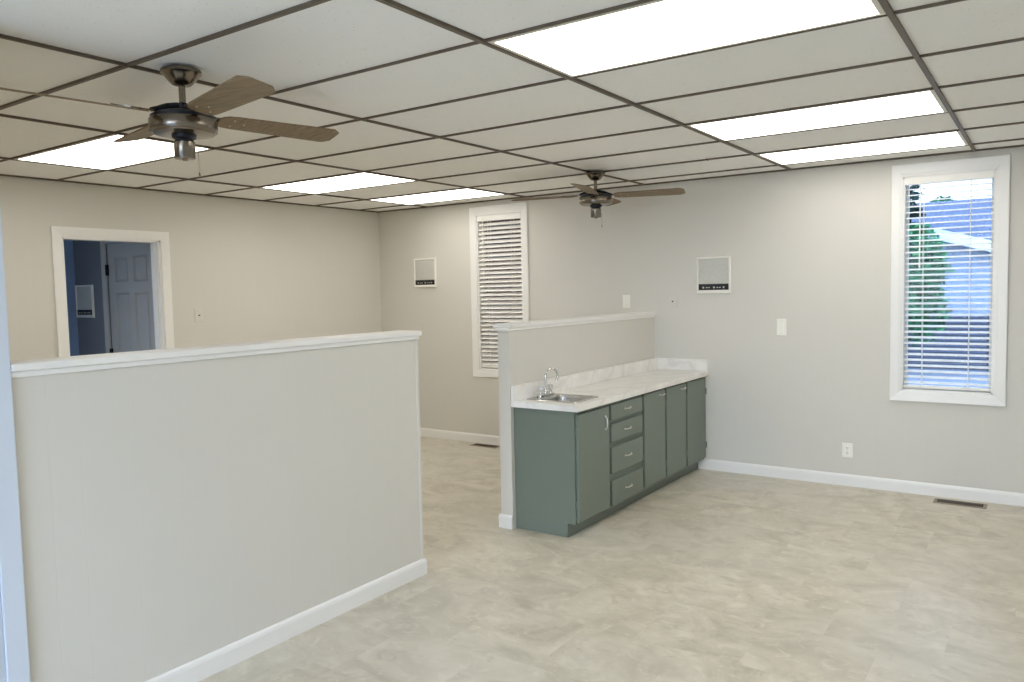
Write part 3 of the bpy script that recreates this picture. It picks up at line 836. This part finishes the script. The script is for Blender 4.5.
# little wire hook on the ceiling grid
e = empty('ceiling_hook', (4.10, -1.04, H), 'tiny wire hook hanging from the ceiling grid right of the far fan', 'hook')
b = nb(); tube(b, [(4.10, -1.04, H), (4.10, -1.04, H-.014), (4.103, -1.04, H-.022), (4.112, -1.04, H-.024), (4.117, -1.04, H-.016)], .0014, 6); obj('wire', b, MAT['vent'], e)

# ================================================================== OUTSIDE
GZ = -.35
b = nb(); box(b, -30, 40, .16, 60, GZ-.2, GZ); box(b, -30, -2.1, -40, .16, GZ-.2, GZ); box(b, -2.1, 40, -40, YF-.2, GZ-.2, GZ)
tag(obj('ground', b, MAT['paving']), 'grey paved ground outside the right window', 'ground', kind='structure')
# brick wall close outside the left window, under its own roof
b = nb(); box(b, -2.5, 2.6, 1.6, 1.8, GZ, 3.2)
tag(obj('wall_outside', b, MAT['brick']), 'dark brick wall close outside the left window', 'wall', kind='structure')
b = nb(); box(b, -2.6, 2.9, .14, 2.0, 2.75, 2.9)
tag(obj('roof_porch', b, MAT['fence']), 'roof over the passage outside the left window', 'roof', kind='structure')
b = nb(); box(b, 2.6, 2.75, .14, 2.0, GZ, 2.75)  # unseen pier added to keep skylight out behind the left blind
tag(obj('wall_shade_right', b, MAT['brick']), 'unseen brick pier added to darken the passage outside the left window', 'wall', kind='structure')

b = nb(); box(b, -2.6, -2.5, .14, 1.8, GZ, 2.75)  # added out of sight to shut off light from this end
tag(obj('wall_shade_left', b, MAT['brick']), 'unseen brick end wall added to darken the passage outside the left window', 'wall', kind='structure')
# house: a gable front with pale siding, a larger dark roof behind
hs = empty('house', (4.3, 16, GZ), 'pale blue sided house with a dark roof outside the right window', 'house')
HYF = 15.0
gx, gz = 1.9, 3.25                               # ridge
ex, ez = 6.6, 1.80                               # right eave
lx_, lz = -2.8, 1.80
b = nb(); prism(b, [(lx_+.4, HYF, GZ), (ex-.4, HYF, GZ), (ex-.4, HYF, ez+.05), (gx, HYF, gz-.08), (lx_+.4, HYF, ez+.05)], (0, 5, 0)); obj('wall', b, MAT['siding'], hs)
b = nb()
for s0, s1 in (((gx, gz), (ex, ez)), ((gx, gz), (lx_, lz))):
    prism(b, [(s0[0], HYF-.35, s0[1]), (s1[0], HYF-.35, s1[1]), (s1[0], HYF-.35, s1[1]+.12), (s0[0], HYF-.35, s0[1]+.12)], (0, 6, 0))
obj('gable_roof', b, MAT['shingle'], hs)
b = nb()
for s0, s1 in (((gx, gz), (ex, ez)), ((gx, gz), (lx_, lz))):
    prism(b, [(s0[0], HYF-.41, s0[1]-.16), (s1[0], HYF-.40, s1[1]-.16), (s1[0], HYF-.40, s1[1]+.10), (s0[0], HYF-.40, s0[1]+.10)], (0, .05, 0))
obj('barge_board', b, MAT['barge'], hs)
b = nb(); prism(b, [(-8, 17, 2.2), (-8, 22, 4.05), (-8, 27, 2.2)], (22, 0, 0)); obj('main_roof', b, MAT['shingle'], hs)
b = nb(); box(b, -8, 14, 16.86, 17.02, 2.12, 2.26, .03); obj('gutter', b, MAT['barge'], hs)
b = nb(); box(b, -7.6, 13.6, 17.4, 26.6, GZ, 2.3); obj('main_wall', b, MAT['siding'], hs)

def tree(name, x, y, zb, h, rx, rz_, n, leafmat, label, seed, group, size=.13):
    rnd = random.Random(seed)
    e = empty(name, (x, y, zb), label, 'tree', group)
    b = nb(); tube(b, [(x, y, zb), (x+.03, y, zb+h*.3), (x-.04, y+.03, zb+h*.6), (x, y, zb+h*.9)], [.09, .075, .05, .02], 8)
    for k in range(7):
        a = rnd.uniform(0, 6.28); z = zb+h*rnd.uniform(.35, .7)
        tube(b, [(x, y, z), (x+math.cos(a)*rx*.4, y+math.sin(a)*rx*.4, z+.25), (x+math.cos(a)*rx*.75, y+math.sin(a)*rx*.75, z+.5)], [.035, .025, .01], 6)
    obj('trunk', b, MAT['bark'], e)
    b = nb(); zc = zb+h-rz_
    lobes = [(rnd.uniform(-.55, .55), rnd.uniform(-.55, .55), rnd.uniform(-.7, .7), rnd.uniform(.3, .55)) for _ in range(22)]
    for _ in range(n):
        l = rnd.choice(lobes); u = Vector((rnd.gauss(0, 1), rnd.gauss(0, 1), rnd.gauss(0, 1))).normalized()*l[3]*rnd.uniform(.6, 1.05)
        p = Vector((x+(l[0]+u.x)*rx, y+(l[1]+u.y)*rx, zc+(l[2]+u.z)*rz_))
        s = size*rnd.uniform(.7, 1.3)
        a = Vector((rnd.gauss(0, 1), rnd.gauss(0, 1), rnd.gauss(0, .6))).normalized(); c = a.orthogonal().normalized()
        c = (Matrix.Rotation(rnd.uniform(0, 6.28), 3, a) @ c)
        m_ = a.cross(c)*.18
        vs = [b.verts.new(p-a*s*.6), b.verts.new(p+c*s*.32+m_*s), b.verts.new(p+a*s*.7), b.verts.new(p-c*s*.32+m_*s)]
        b.faces.new(vs)
    obj('foliage', b, leafmat, e)
tree('leafy_tree', 3.55, 11.2, GZ, 2.95, .95, 1.1, 5200, MAT['leaf'], 'bright green leafy tree in front of the house outside the right window', 3, 'trees outside the right window')
tree('dark_tree', 3.0, 13.6, GZ, 4.9, .55, 1.3, 1800, MAT['leaf_dark'], 'tall dark tree at the left edge of the view outside the right window', 5, 'trees outside the right window', .2)
tree('round_tree', 2.55, 29.5, GZ, 5.15, .75, .9, 1500, MAT['leaf'], 'distant round tree in the middle above the roof outside the right window', 8, 'trees outside the right window', .3)
tree('round_tree', 4.6, 32, GZ, 4.95, .9, .8, 1800, MAT['leaf'], 'distant small tree rightmost above the roof outside the right window', 9, 'trees outside the right window', .3)

# low dark fence in front of the house
fe = empty('board_fence', (3.5, 12.6, GZ), 'low dark board fence in front of the house outside the right window', 'fence')
b = nb()
for k in range(9): box(b, -3, 9, 12.60, 12.63, GZ+.02+k*.125, GZ+.02+k*.125+.11)
obj('boards', b, MAT['fence'], fe)
for k in range(7):
    b = nb(); box(b, -3+2*k-.05, -3+2*k+.05, 12.63, 12.73, GZ, GZ+1.18); obj('post', b, MAT['fence'], fe)
